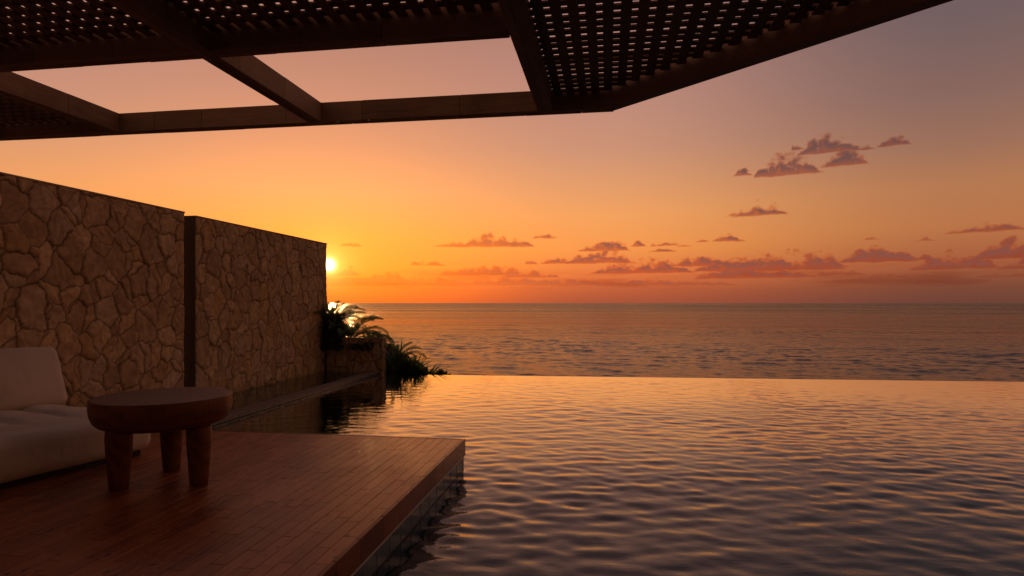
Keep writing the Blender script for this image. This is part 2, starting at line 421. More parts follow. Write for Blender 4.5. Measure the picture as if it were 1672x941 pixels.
def mat_tile(name, a, b, grout, size=0.05, rough=0.25):
    m, g, out = new_mat(name)
    p = opos(g)
    sp = g.node('ShaderNodeSeparateXYZ', {0: p})
    def line(s):
        fr = g.m('FRACT', g.m('DIVIDE', s, size))
        return g.sstep(g.m('ABSOLUTE', g.m('SUBTRACT', fr, 0.5)), 0.44, 0.48)
    # grout lines along the two axes that lie in each face (the third is cut by a constant plane)
    nrm = g.node('ShaderNodeSeparateXYZ', {0: g.v('ABSOLUTE', g.node('ShaderNodeNewGeometry').outputs['True Normal'])})
    ls = [g.m('MULTIPLY', line(sp.outputs[k]), g.m('SUBTRACT', 1.0, g.m('GREATER_THAN', nrm.outputs[k], 0.5))) for k in range(3)]
    ln = g.m('MAXIMUM', g.m('MAXIMUM', ls[0], ls[1]), ls[2])
    cell = g.node('ShaderNodeTexWhiteNoise', {0: g.v('FLOOR', g.v('DIVIDE', g.v('ADD', p, (0.001, 0.001, 0.001)), (size, size, size)))}).outputs[0]
    col = g.mix(ln, g.mix(cell, a, b), grout)
    principled(g, out, col, g.m('ADD', rough, g.m('MULTIPLY', ln, 0.4)), 0.5, bump(g, g.m('SUBTRACT', 1.0, ln), 0.4, 0.003))
    return m

def mat_pool_water(name, scale=1.0, tint=(0.52, 0.72, 0.72, 1), strength=0.10, calm=(3.0, 10.0), gain=(2.3, 1.05)):
    m, g, out = new_mat(name)
    p = opos(g)
    n = g.noise(g.v('MULTIPLY', p, (1.0, 1.9, 1.0)), 9.0 * scale, 3, 0.55, 0.3)
    st = g.sstep(g.node('ShaderNodeSeparateXYZ', {0: p}).outputs[1], calm[0], calm[1], strength, strength * 0.3, 'LINEAR')
    nor = g.node('ShaderNodeBump', {'Height': n, 'Strength': st, 'Distance': 0.02}).outputs[0]
    fr = g.node('ShaderNodeFresnel', {'IOR': 1.33, 'Normal': nor}).outputs[0]
    fr = g.m('MINIMUM', g.m('MULTIPLY', fr, g.m('MULTIPLY_ADD', fr, gain[0], gain[1])), 0.96)
    gl = g.node('ShaderNodeBsdfGlossy', {'Color': (1, 1, 1, 1), 'Roughness': 0.02, 'Normal': nor})
    tr = g.node('ShaderNodeBsdfTransparent', {'Color': tint})
    mx = g.node('ShaderNodeMixShader', {0: fr, 1: tr.outputs[0], 2: gl.outputs[0]})
    g.l.new(mx.outputs[0], out.inputs['Surface'])
    return m

def mat_sea():
    m, g, out = new_mat('sea_water')
    p = g.node('ShaderNodeNewGeometry').outputs['Position']
    n = g.noise(g.v('MULTIPLY', p, (1.2, 2.2, 0)), 0.9, 5, 0.6, 0.4)
    n2 = g.noise(g.v('MULTIPLY', p, (0.11, 0.24, 0)), 1.0, 6, 0.65, 0.3)
    n3 = g.noise(g.v('MULTIPLY', p, (0.026, 0.066, 0)), 1.0, 5, 0.6, 0.3)
    dist = g.v('LENGTH', g.v('MULTIPLY', p, (1, 1, 0)))
    ld = g.m('LOGARITHM', dist, 10.0)
    far = g.sstep(ld, 1.7, 2.4)
    h = g.m('ADD', g.m('MULTIPLY', n, g.sstep(far, 0, 1, 0.09, 0.14, 'LINEAR')), g.m('MULTIPLY', far, g.m('ADD', g.m('MULTIPLY', n2, 1.6), g.m('MULTIPLY', n3, 3.0))))
    nor = bump(g, h, 1.0, 1.0)
    patch = g.noise(g.v('MULTIPLY', p, (0.004, 0.020, 0)), 1.0, 4, 0.55)
    rough = g.m('ADD', g.m('MULTIPLY', g.sstep(ld, 1.6, 3.2), 0.17), g.m('MULTIPLY', g.sstep(patch, 0.38, 0.62), g.sstep(ld, 1.6, 3.0, 0.04, 0.15)))
    principled(g, out, (0.022, 0.020, 0.022, 1), g.m('ADD', rough, 0.06), 0.5, nor, IOR=1.333)
    return m

def mat_leaf(name, col, trans=0.35):
    m, g, out = new_mat(name)
    isl = g.node('ShaderNodeNewGeometry').outputs['Random Per Island']
    c = g.mix(isl, tuple(v * 0.6 for v in col) + (1,), tuple(v * 1.3 for v in col) + (1,))
    p = g.node('ShaderNodeBsdfPrincipled', {'Base Color': c, 'Roughness': 0.42, 'Specular IOR Level': 0.4})
    t = g.node('ShaderNodeBsdfTranslucent', {'Color': g.mix(1.0, c, (1.5, 1.6, 0.8, 1), 'MULTIPLY')})
    mx = g.node('ShaderNodeMixShader', {0: trans, 1: p.outputs[0], 2: t.outputs[0]})
    g.l.new(mx.outputs[0], out.inputs['Surface'])
    return m

M_STONE = mat_stone(); M_SAWN = mat_stone_side()
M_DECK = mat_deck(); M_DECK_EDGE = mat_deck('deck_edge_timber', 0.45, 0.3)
M_BX = mat_beam('beam_timber_cross', 0); M_BY = mat_beam('beam_timber_long', 1)
M_LAT = mat_beam('lattice_timber', 1, 0.75)
M_TABLE = mat_table()
M_LINEN = mat_fabric()
M_PIPING = mat_fabric('linen_piping', 0.7)
M_PLINTH = mat_simple('dark_plinth', (0.02, 0.016, 0.014), 0.6)
M_GAP_SHADE = mat_beam('gap_shade_timber', 2, 0.28)  # darkened timber: shade of the gap between the tall walls put into its colour
M_CAP = mat_simple('sandstone_cap', (0.46, 0.32, 0.20), 0.75, 0.3, 20, 0.4)
M_SOIL = mat_simple('soil', (0.05, 0.035, 0.022), 0.95, 0.1, 8, 0.6)
M_TILE = mat_tile('pool_tile', (0.13, 0.36, 0.36, 1), (0.20, 0.45, 0.45, 1), (0.36, 0.42, 0.40, 1), 0.10)
M_TILE_WALL = mat_tile('waterline_tile', (0.055, 0.066, 0.068, 1), (0.08, 0.092, 0.092, 1), (0.035, 0.04, 0.04, 1), 0.20)
M_TRIM = mat_simple('pale_trim', (0.42, 0.40, 0.37), 0.4, 0.5, 10, 0.1, 0.1)
M_WEIR = mat_simple('weir_stone', (0.20, 0.14, 0.10), 0.6, 0.35, 16, 0.4)
M_PLASTER = mat_simple('pool_plaster', (0.13, 0.17, 0.165), 0.6, 0.3, 3.0, 0.2)
M_POOL = mat_pool_water('pool_water')
M_BASIN = mat_pool_water('basin_water', 1.3, (0.66, 0.88, 0.88, 1), 0.22, gain=(0.6, 0.75))
M_SEA = mat_sea()
M_PALM = mat_leaf('palm_leaf', (0.075, 0.11, 0.024), 0.25)
M_STRAP = mat_leaf('strap_leaf', (0.06, 0.10, 0.024), 0.35)
M_SHRUB = mat_leaf('shrub_leaf', (0.065, 0.095, 0.025), 0.35)
M_BARK = mat_simple('palm_bark', (0.09, 0.06, 0.035), 0.9, 0.2, 30, 0.8)
M_LAND = mat_simple('hillside_soil', (0.06, 0.055, 0.03), 0.95, 0.1, 2.0, 0.8, 0.5)

# ------------------------------------------------------------------ waves
def wave_field(X, Y, n, lmin, lmax, slope, main_dir, spread, seed, power=1.0):
    """sum of travelling waves; slope = rms slope overall"""
    r = np.random.default_rng(seed)
    lam = np.exp(r.uniform(math.log(lmin), math.log(lmax), n))
    th = main_dir + r.normal(0, spread, n)
    ph = r.uniform(0, 2 * math.pi, n)
    k = 2 * math.pi / lam
    wgt = lam ** power; wgt = wgt / math.sqrt((wgt ** 2).sum())
    H = np.zeros_like(X)
    for i in range(n):
        a = wgt[i] * slope * math.sqrt(2) / k[i]
        H += a * np.sin(k[i] * (math.cos(th[i]) * X + math.sin(th[i]) * Y) + ph[i])
    return H

# ------------------------------------------------------------------ sea and land
SEA_Z = -3.0
def build_sea():
    # fan of rings: dense rows close to the shore, stretched rows to the horizon
    az = np.radians(np.concatenate([np.linspace(-64, -38, 90, endpoint=False), np.linspace(-38, 36, 1150, endpoint=False), np.linspace(36, 62, 90)]))
    r1 = np.concatenate([np.linspace(16, 34, 30, endpoint=False), np.linspace(34, 160, 800)])
    r2 = np.exp(np.linspace(math.log(162), math.log(1500), 60))
    r3 = np.exp(np.linspace(math.log(1520), math.log(90000), 30))
    rr = np.concatenate([r1, r2, r3])
    Rr, Az = np.meshgrid(rr, az, indexing='ij')
    X = Rr * np.sin(Az); Y = Rr * np.cos(Az)
    H = wave_field(X, Y, 80, 0.50, 1.4, 0.085, R(-97), 0.50, 3, 0.05) + wave_field(X, Y, 40, 1.4, 4.0, 0.065, R(-100), 0.35, 4, 0.0)
    H = H * (0.8 + 0.2 * np.sin(Y * 0.13 + np.sin(X * 0.07)))
    H = H + 2.0 * np.maximum(H, 0) ** 2
    fade = np.clip((155 - Rr) / 100, 0, 1)
    Z = SEA_Z + H * fade
    me = grid_mesh('sea', np.stack([X, Y, Z], -1)[:, ::-1])
    tag(obj('sea', me, M_SEA), kind='structure')
build_sea()

def edge_y(x):                                # the infinity edge of the pool
    return 12.06 + (np.asarray(x) + 4.59) * 0.0547

def build_land():
    xs = np.linspace(-26, 26, 120); ys = np.concatenate([np.linspace(-14, 13.2, 20), np.linspace(13.5, 46, 60)])
    X, Y = np.meshgrid(xs, ys)
    dy = np.maximum(Y - 12.7, 0)
    Z = -1.45 - 0.42 * dy - 0.004 * dy ** 2
    Z = Z + np.where(X < -4.4, 0.9 * np.exp(-dy / 2.5) * np.clip((-4.0 - X), 0, 1), 0)
    Z += 0.10 * np.sin(X * 1.7 + Y) * np.sin(Y * 1.3) * (dy > 0.4)
    Z = np.where(Y < 12.7, np.minimum(Z, -1.6), Z)
    tag(obj('hillside', grid_mesh('hillside', np.stack([X, Y, np.maximum(Z, SEA_Z - 2)], -1)), M_LAND), kind='structure')
build_land()

# ------------------------------------------------------------------ pool
DECK_X = -1.24; DECK_Y = 5.28; DECK_Z = 0.27; WEIR_X0, WEIR_X1 = -4.86, -4.66
def build_pool():
    x0, x1 = -4.67, 11.5
    xs = np.concatenate([np.linspace(x0, -1.25, 200, endpoint=False), np.linspace(-1.25, 3.4, 640, endpoint=False), np.linspace(3.4, x1, 480)]); ts = np.linspace(0, 1, 900) ** 1.2
    X, T = np.meshgrid(xs, ts)
    jit = np.random.default_rng(77).uniform(-0.3, 0.3, X.shape); jit[:, 0] = jit[:, -1] = 0
    X = X + jit * np.gradient(xs)[None, :]
    Y = 1.0 + T * (edge_y(X) + 0.02 - 1.0)
    n1 = wave_field(X, Y, 56, 0.15, 0.44, 0.050, R(97), 0.40, 11, 0.25)
    n2 = wave_field(X, Y, 60, 0.11, 0.22, 0.042, R(84), 0.65, 12, 0.3)
    n3 = wave_field(X, Y, 10, 1.6, 3.6, 0.013, R(112), 0.4, 13, 0.0)
    n4 = wave_field(X, Y, 16, 0.20, 0.5, 0.026, R(40), 0.35, 14, 0.2)
    H = n1 + n2 + n3 + n4
    H = H + 9.0 * n1 * np.abs(n1) + 14.0 * np.maximum(n1 + n4, 0) ** 2      # crests a little sharper than troughs
    amp = np.clip(1.12 - (Y - 3.0) / 9.5, 0.16, 1.0)
    amp *= np.clip((edge_y(X) - Y) / 0.8, 0.12, 1)
    gust = 0.75 + 0.25 * np.sin(X * 0.9 + 1.3 * np.sin(Y * 0.8)) * np.sin(Y * 1.1 + X * 0.35)
    shelter = 0.45 + 0.55 / (1 + np.exp(-(X + 2.2) * 1.8))
    H = H * amp * shelter * gust
    o = obj('pool_water', grid_mesh('pool_water', np.stack([X, Y, H], -1)), M_POOL); tag(o, kind='structure')
    # basin of the main pool: floor, sides, and the wall under the overflow edge
    bm = bmesh.new(); add_box(bm, (-4.66, 0.9, -1.25), (11.6, 14.0, -1.15))
    tag(from_bm('pool_floor', bm, M_PLASTER), kind='structure')
    a = Vector((-4.66, float(edge_y(-4.66)), 0)); b = Vector((11.6, float(edge_y(11.6)), 0)); d = b - a
    M = Matrix.Translation(a) @ Matrix.Rotation(math.atan2(d.y, d.x), 4, 'Z')
    bm = bmesh.new(); add_box(bm, (0, -0.16, -1.6), (d.length, -0.002, -0.022), M)
    tag(from_bm('infinity_edge', bm, M_TILE_WALL), 'thin tiled overflow edge where the pool meets the sea view', 'pool edge')
    # side basin between the tall wall and the weir
    xs = np.linspace(-5.90, WEIR_X0 + 0.01, 90); ys = np.linspace(DECK_Y - 0.2, 12.12, 340)
    X, Y = np.meshgrid(xs, ys)
    H = 0.045 + wave_field(X, Y, 30, 0.12, 0.6, 0.022, R(90), 0.8, 21, 0.2)
    tag(obj('basin_water', grid_mesh('basin_water', np.stack([X, Y, H], -1)), M_BASIN), kind='structure')
    bm = bmesh.new(); add_box(bm, (-5.95, DECK_Y - 0.3, -0.38), (WEIR_X0 + 0.001, 12.14, -0.30))
    tag(from_bm('basin_floor', bm, M_TILE), kind='structure')
    # the weir
    w = empty('pool_weir', (0, 0, 0)); tag(w, 'low stone divider strip between the narrow basin and the main pool', 'pool divider')
    bm = bmesh.new(); add_box(bm, (WEIR_X0, DECK_Y - 0.3, -1.2), (WEIR_X1, 12.09, 0.035))
    from_bm('weir_wall', bm, M_TILE_WALL, w)
    bm = bmesh.new()
    yy = DECK_Y - 0.25
    while yy < 12.05:
        L = min(0.6, 12.09 - yy)
        add_chamfer_box(bm, (WEIR_X0 - 0.008, yy + 0.002, 0.037), (WEIR_X1 + 0.008, yy + L - 0.002, 0.062), 0.004)
        yy += L
    from_bm('weir_coping', bm, M_WEIR, w)
build_pool()

# ------------------------------------------------------------------ deck
def build_deck():
    root = empty('deck', (0, 0, 0)); tag(root, 'reddish brown timber terrace beside the pool', 'deck', kind='structure')
    bm = bmesh.new()
    r = random.Random(5)
    pitch = 0.078; n = int((DECK_X + 5.80) / pitch)
    for i in range(n):
        xb = DECK_X - 0.024 - i * pitch; xa = xb - pitch + 0.0016
        y = DECK_Y - 0.03; first = True
        y -= 0.0
        L = r.uniform(0.1, 0.5)
        while y > -0.6:
            dz = r.uniform(-0.0006, 0.0006)
            add_chamfer_box(bm, (xa, max(y - L, -0.6), DECK_Z - 0.024 + dz), (xb, y - 0.0014, DECK_Z + dz), 0.0014)
            y -= L; L = r.uniform(0.22, 0.46)
    from_bm('decking', bm, M_DECK, root)
    # edge boards: a row of short timbers down both open sides
    bm = bmesh.new(); y = DECK_Y
    while y > -0.6:
        L = r.uniform(0.22, 0.34)
        add_chamfer_box(bm, (DECK_X - 0.024, y - L, DECK_Z - 0.130), (DECK_X, y - 0.002, DECK_Z + 0.001), 0.003)
        y -= L
    x = DECK_X - 0.026
    while x > -5.75:
        L = r.uniform(0.25, 0.5)
        add_chamfer_box(bm, (max(x - L, -5.79), DECK_Y - 0.027, DECK_Z - 0.130), (x - 0.002, DECK_Y, DECK_Z + 0.001), 0.003)
        x -= L
    from_bm('edge_board', bm, M_DECK_EDGE, root)
    bm = bmesh.new()
    add_box(bm, (DECK_X - 0.05, -0.6, DECK_Z - 0.142), (DECK_X + 0.003, DECK_Y + 0.003, DECK_Z - 0.1305))
    from_bm('edge_trim', bm, M_TRIM, root)
    bm = bmesh.new()
    add_box(bm, (-5.79, -0.6, -1.2), (DECK_X - 0.012, DECK_Y - 0.012, DECK_Z - 0.1425))
    add_box(bm, (-5.79, -0.58, DECK_Z - 0.1415), (DECK_X - 0.052, DECK_Y - 0.03, DECK_Z - 0.026))
    from_bm('deck_base', bm, M_TILE_WALL, root)
build_deck()

# ------------------------------------------------------------------ stone walls
def stone_face(origin, u, v, nrm, W, Hh, seed, step=0.013, size=0.255, depth=0.020, stretch=1.25):
    """a rubble-stone face as one displaced grid: returns grid points and per-vertex colours"""
    r = np.random.default_rng(seed)
    nu = max(4, int(W / step)); nv = max(4, int(Hh / step))
    uu = np.linspace(0, W, nu); vv = np.linspace(0, Hh, nv)
    U, V = np.meshgrid(uu, vv)
    cells = []
    cw = size * 0.92; ch = cw * stretch
    for j in range(-1, int(Hh / ch) + 2):
        for i in range(-1, int(W / cw) + 2):
            cells.append(((i + r.uniform(0, 1)) * cw, (j + r.uniform(0, 1)) * ch))
            if r.random() < 0.65: cells.append(((i + r.uniform(0, 1)) * cw, (j + r.uniform(0, 1)) * ch))
    S = np.array(cells)
    wts = (r.random(len(S)) ** 2.0) * (size * 0.72) ** 2
    # wobble the lookup so that the joints are not ruler-straight
    wu = U + 0.018 * np.sin(V * 17 + 2.1 * np.sin(U * 9 + seed)) + 0.008 * np.sin(V * 41 + U * 33)
    wv = V + 0.018 * np.sin(U * 15 + 1.7 * np.sin(V * 11 + seed)) + 0.008 * np.sin(U * 47 - V * 29)
    P = np.stack([wu.ravel(), wv.ravel() / stretch], -1).astype(np.float32)
    S2 = np.stack([S[:, 0], S[:, 1] / stretch], -1).astype(np.float32)
    N = len(P); i1 = np.zeros(N, int); e = np.zeros(N, np.float32)
    for a in range(0, N, 20000):
        b = min(N, a + 20000)
        D = ((P[a:b, None, :] - S2[None]) ** 2).sum(-1) - wts[None].astype(np.float32)
        idx = np.argpartition(D, 5, axis=1)[:, :5]
        dd = np.take_along_axis(D, idx, 1)
        o = np.argsort(dd, 1); idx = np.take_along_axis(idx, o, 1); dd = np.take_along_axis(dd, o, 1)
        s0 = S2[idx[:, 0]]
        sep = np.sqrt(((S2[idx[:, 1:]] - s0[:, None]) ** 2).sum(-1)) + 1e-4
        e[a:b] = ((dd[:, 1:] - dd[:, :1]) / (2 * sep)).min(1)
        i1[a:b] = idx[:, 0]
    K = len(S)
    offs = r.uniform(-0.010, 0.012, K); tx = r.normal(0, 0.035, K); ty = r.normal(0, 0.035, K)
    rad = r.uniform(0.022, 0.045, K)
    t = np.clip(e / rad[i1], 0, 1)
    dome = np.sqrt(np.clip(1 - (1 - t) ** 2, 0, 1))
    rel = P - S2[i1]
    h = depth * dome + (offs[i1] + tx[i1] * rel[:, 0] + ty[i1] * rel[:, 1]) * np.clip(e / 0.02, 0, 1)
    # chisel undulations on each stone
    a1 = r.uniform(0, math.pi, K)[i1]; f1 = r.uniform(22, 60, K)[i1]
    q = np.cos(a1) * rel[:, 0] + np.sin(a1) * rel[:, 1]; q2 = -np.sin(a1) * rel[:, 0] + np.cos(a1) * rel[:, 1]
    h += 0.0035 * np.sin(f1 * q + 3 * np.sin(q2 * 14)) * t
    h = h.reshape(nv, nu)
    ed = np.minimum(np.minimum(U, W - U), np.minimum(V, Hh - V))
    h = h * np.clip(ed / 0.03, 0, 1) ** 0.5
    O = np.array(origin); u = np.array(u); v = np.array(v); nrm = np.array(nrm)
    Pts = O + U[..., None] * u + V[..., None] * v + h[..., None] * nrm
    base = np.array([[0.56, 0.385, 0.22], [0.50, 0.34, 0.185], [0.58, 0.415, 0.25], [0.45, 0.31, 0.18], [0.54, 0.355, 0.175], [0.52, 0.385, 0.25]])
    tint = base[r.integers(0, len(base), K)] * r.uniform(0.92, 1.16, (K, 1)) * np.array([1.04, 1.0, 0.93])
    Cc = tint[i1]
    mort = np.array([0.17, 0.11, 0.06])
    k = np.clip((e - 0.001) / 0.008, 0, 1)[:, None]
    Cc = Cc * k + mort * (1 - k)
    alpha = r.random(K)[i1][:, None]
    return Pts, np.concatenate([Cc, alpha], 1)

def stone_obj(name, parent, seed, **kw):
    Pts, C = stone_face(seed=seed, **kw)
    me = grid_mesh(name, Pts)
    ca = me.color_attributes.new('stone_tint', 'FLOAT_COLOR', 'POINT')
    ca.data.foreach_set('color', C.astype(np.float32).ravel())
    return obj(name, me, M_STONE, parent)

def stone_block(root, x_face, y0, y1, z0, z1, thick, seed, end=False, end_y='near'):
    """a wall along Y whose +X side is laid rubble"""
    d = 0.03
    stone_obj('stone_facing', root, seed, origin=(x_face - d, y0, z0), u=(0, 1, 0), v=(0, 0, 1), nrm=(1, 0, 0), W=y1 - y0, Hh=z1 - z0)
    bm = bmesh.new(); add_box(bm, (x_face - thick, y0 + 0.001, z0), (x_face - d - 0.002, y1 - 0.001, z1 - 0.012))
    from_bm('wall_core', bm, M_SAWN, root)
    bm = bmesh.new(); y = y0; r = random.Random(seed)
    while y < y1 - 0.01:
        L = min(r.uniform(0.55, 0.95), y1 - y)
        if y1 - y - L < 0.2: L = y1 - y
        add_chamfer_box(bm, (x_face - thick - 0.003, y + 0.0015, z1 - 0.012), (x_face - 0.006, y + L - 0.0015, z1 + 0.006), 0.004)
        y += L
    from_bm('coping', bm, M_CAP, root)

w1 = empty('stone_wall', (0, 0, 0)); tag(w1, 'tall rough sandstone rubble wall standing behind the cream sofa', 'wall', 'tall sandstone walls')
stone_block(w1, -5.80, 1.6, 7.72, -0.35, 2.735, 0.45, 101)
w2 = empty('stone_wall', (0, 0, 0)); tag(w2, 'tall sandstone rubble wall rising from the narrow basin, sun at its far edge', 'wall', 'tall sandstone walls')
stone_block(w2, -5.885, 8.07, 12.27, -0.35, 2.735, 0.45, 202)
_b = bmesh.new(); add_box(_b, (-6.33, 8.055, -0.35), (-5.905, 8.069, 2.728)); from_bm('gap_shade_panel', _b, M_GAP_SHADE, w2)  # dark sheet on the wall end, standing in for the shade in the gap

def build_low_wall():
    p = empty('low_wall', (0, 0, 0)); tag(p, 'low sandstone wall closing the end of the narrow basin, palms behind it', 'wall')
    X0, X1, Y0, Y1, Z0, Z1 = -5.86, -4.585, 12.11, 12.27, -0.38, 0.735
    d = 0.03
    stone_obj('stone_facing', p, 303, origin=(X0, Y0 + d, Z0), u=(1, 0, 0), v=(0, 0, 1), nrm=(0, -1, 0), W=X1 - X0, Hh=Z1 - Z0, size=0.26)
    bm = bmesh.new()
    add_box(bm, (X0, Y0 + d + 0.002, -1.5), (X1 - 0.001, Y1, Z1 - 0.012))
    from_bm('wall_core', bm, M_SAWN, p)
    bm = bmesh.new()
    xs = [X0, X0 + 0.46, X0 + 0.88, X1 + 0.004]
    for a, b in zip(xs[:-1], xs[1:]):
        add_chamfer_box(bm, (a + 0.0015, Y0 + 0.004, Z1 - 0.012), (b - 0.0015, Y1 + 0.004, Z1 + 0.012), 0.005)
    from_bm('coping', bm, M_CAP, p)
    # the planted bank behind it
    xs = np.linspace(-8.5, -1.5, 90); ys = np.concatenate([[12.20, 12.272], np.linspace(12.30, 18, 60)])
    X, Y = np.meshgrid(xs, ys)
    top = np.where(X < -4.75, 0.52, 0.52 - 1.15 * np.clip((X + 4.75) / 1.5, 0, 1) ** 0.8)
    Z = top - 0.32 * np.maximum(Y - 13.2, 0) + 0.05 * np.sin(X * 3.1 + Y * 2) * np.sin(Y * 3.7)
    edge_ = (Y < edge_y(X) + 0.25) & (X > -4.6)
    Z = np.where(edge_, -1.7, np.minimum(Z, np.where(X > -4.6, -0.12, 9)))
    Z = np.where(Y < 12.29, np.minimum(Z, -1.7), Z)
    tag(obj('ground', grid_mesh('ground', np.stack([X, Y, Z], -1)), M_SOIL), kind='structure')
build_low_wall()

# ------------------------------------------------------------------ pergola
PZ = 2.90
def build_pergola():
    root = empty('pergola', (0, 0, 0)); tag(root, 'dark timber pergola of heavy beams and woven lattice over the terrace', 'pergola')
    ZT = PZ + 0.155
    XL, YB = -6.4, -1.6
    corner = (-0.005, 4.59)
    cdir = Vector((1.6, -1.46, 0)).normalized()
    cend = (corner[0] + cdir.x * 6.2, corner[1] + cdir.y * 6.2)
    br = random.Random(17)
    def boards(bm, M, L, w, z0, z1):
        """a beam built up of two rows of short boards lying side by side"""
        for sgn in (0, 1):
            a = -w / 2 + sgn * (w / 2 + 0.0012); b = a + w / 2 - 0.0012
            x = 0.0; first = br.uniform(0.2, 0.6)
            while x < L - 0.001:
                e = min(L, x + (first if x == 0 else br.uniform(0.42, 0.85)))
                if L - e < 0.12: e = L
                j_ = br.uniform(-0.0012, 0.0012)
                add_chamfer_box(bm, (x + 0.0008, a, z0 + j_), (e - 0.0008, b, z1 + j_), 0.003, M)
                x = e
    def crossbeam(y0, y1, xa, xb, nm='beam'):
        bm = bmesh.new(); boards(bm, Matrix.Translation((xa, (y0 + y1) / 2, 0)), xb - xa, y1 - y0, PZ, ZT)
        return bevel(from_bm(nm, bm, M_BX, root), 0.0025, 1)
    def longbeam(x0, x1, ya, yb, z0=PZ - 0.003, z1=ZT - 0.003):
        bm = bmesh.new(); boards(bm, Matrix.Translation(((x0 + x1) / 2, ya, 0)) @ Matrix.Rotation(math.pi / 2, 4, 'Z'), yb - ya, x1 - x0, z0, z1)
        return bevel(from_bm('beam', bm, M_BY, root), 0.0025, 1)
    crossbeam(4.545, 4.645, XL, corner[0] + 0.05)        # far beam
    crossbeam(3.165, 3.265, XL, -0.52)                   # middle beam
    crossbeam(-0.05, 0.05, XL, 4.2)
    crossbeam(YB, YB + 0.1, XL, 4.2)
    for x in (-0.515, -2.34, -4.13, -5.95):
        longbeam(x, x + 0.108, YB + 0.1, 4.543)
    # slanted outer beam
    bm = bmesh.new(); box_between(bm, (corner[0] + 0.012, corner[1] + 0.004), cend, 0.10, PZ + 0.001, ZT - 0.001)
    bevel(from_bm('beam', bm, M_BX, root), 0.004)
    # thin edging board above the outer beams
    bm = bmesh.new(); box_between(bm, (corner[0] + 0.012, corner[1] + 0.004), cend, 0.07, ZT + 0.001, ZT + 0.05)
    from_bm('edge_board', bm, M_BX, root)
    # lattice: long slats below, cross slats above, woven closely
    def lattice(xa, xb, ya, yb, clip=None, seed=1):
        r = random.Random(seed)
        bm = bmesh.new()
        zt = ZT - 0.045
        def yclip(x, y):                                   # keep inside the slanted outer beam
            if clip is None: return y
            return min(y, corner[1] - 0.06 + (x - corner[0]) * (cdir.y / cdir.x)) if x > corner[0] - 0.05 else y
        def xclip(y, x):
            if clip is None: return x
            lim = corner[0] - 0.07 + (y - corner[1]) * (cdir.x / cdir.y)
            return min(x, lim)
        p = 0.092; w = 0.058; t = 0.012
        x = xa + 0.015
        while x + w < xb:
            y1 = yclip(x + w, yb)
            if y1 > ya + 0.1:
                a = r.uniform(-0.002, 0.002)
                add_box(bm, (x + a, ya, zt), (x + w + a, y1, zt + t))
            x += p
        q = 0.088; y = ya + 0.02
        while y + 0.042 < yb:
            x1 = xclip(y + 0.042, xb)
            if x1 > xa + 0.1:
                a = r.uniform(-0.005, 0.005)
                add_box(bm, (xa, y + a, zt + t + 0.001), (x1, y + 0.0545 + a, zt + 2 * t))
            y += q
        # a batten now and then on top
        return from_bm('lattice_panel', bm, M_LAT, root)
    lattice(-2.232, -0.515, 0.05, 3.165, seed=2)
    lattice(-4.022, -2.34, 0.05, 3.165, seed=3)
    lattice(-5.842, -4.13, 0.05, 3.165, seed=4)
    lattice(-5.842, -4.13, 3.265, 4.545, seed=5)
    lattice(-0.407, 4.2, 0.05, 4.545, clip=True, seed=6)
    for (xa, xb, s) in ((-2.232, -0.515, 7), (-4.022, -2.34, 8), (-5.842, -4.13, 9), (-0.407, 4.2, 10)):
        lattice(xa, xb, YB + 0.1, -0.05, clip=None, seed=s)
    for x in (-5.9, -0.45, 4.0):
        bm = bmesh.new(); add_box(bm, (x, YB - 0.02, -1.2 if x > -1 else 0.27), (x + 0.14, YB + 0.12, PZ))
        bevel(from_bm('post', bm, M_BY, root), 0.005)
build_pergola()

# ------------------------------------------------------------------ table
def lathe(profile, seg=72, wob=None):
    bm = bmesh.new(); rings = []
    for (rr, z) in profile:
        if rr < 1e-5: rings.append([bm.verts.new((0, 0, z))]); continue
        ring = []
        for k in range(seg):
            a = 2 * math.pi * k / seg
            f = wob(a, z) if wob else 1.0
            ring.append(bm.verts.new((rr * f * math.cos(a), rr * f * math.sin(a), z)))
        rings.append(ring)
    for A, B in zip(rings[:-1], rings[1:]):
        if len(A) == 1 and len(B) == 1: continue
        for k in range(seg):
            k2 = (k + 1) % seg
            if len(A) == 1: bm.faces.new([A[0], B[k2], B[k]])
            elif len(B) == 1: bm.faces.new([A[k], A[k2], B[0]])
            else: bm.faces.new([A[k], A[k2], B[k2], B[k]])
    bmesh.ops.recalc_face_normals(bm, faces=bm.faces)
    return bm

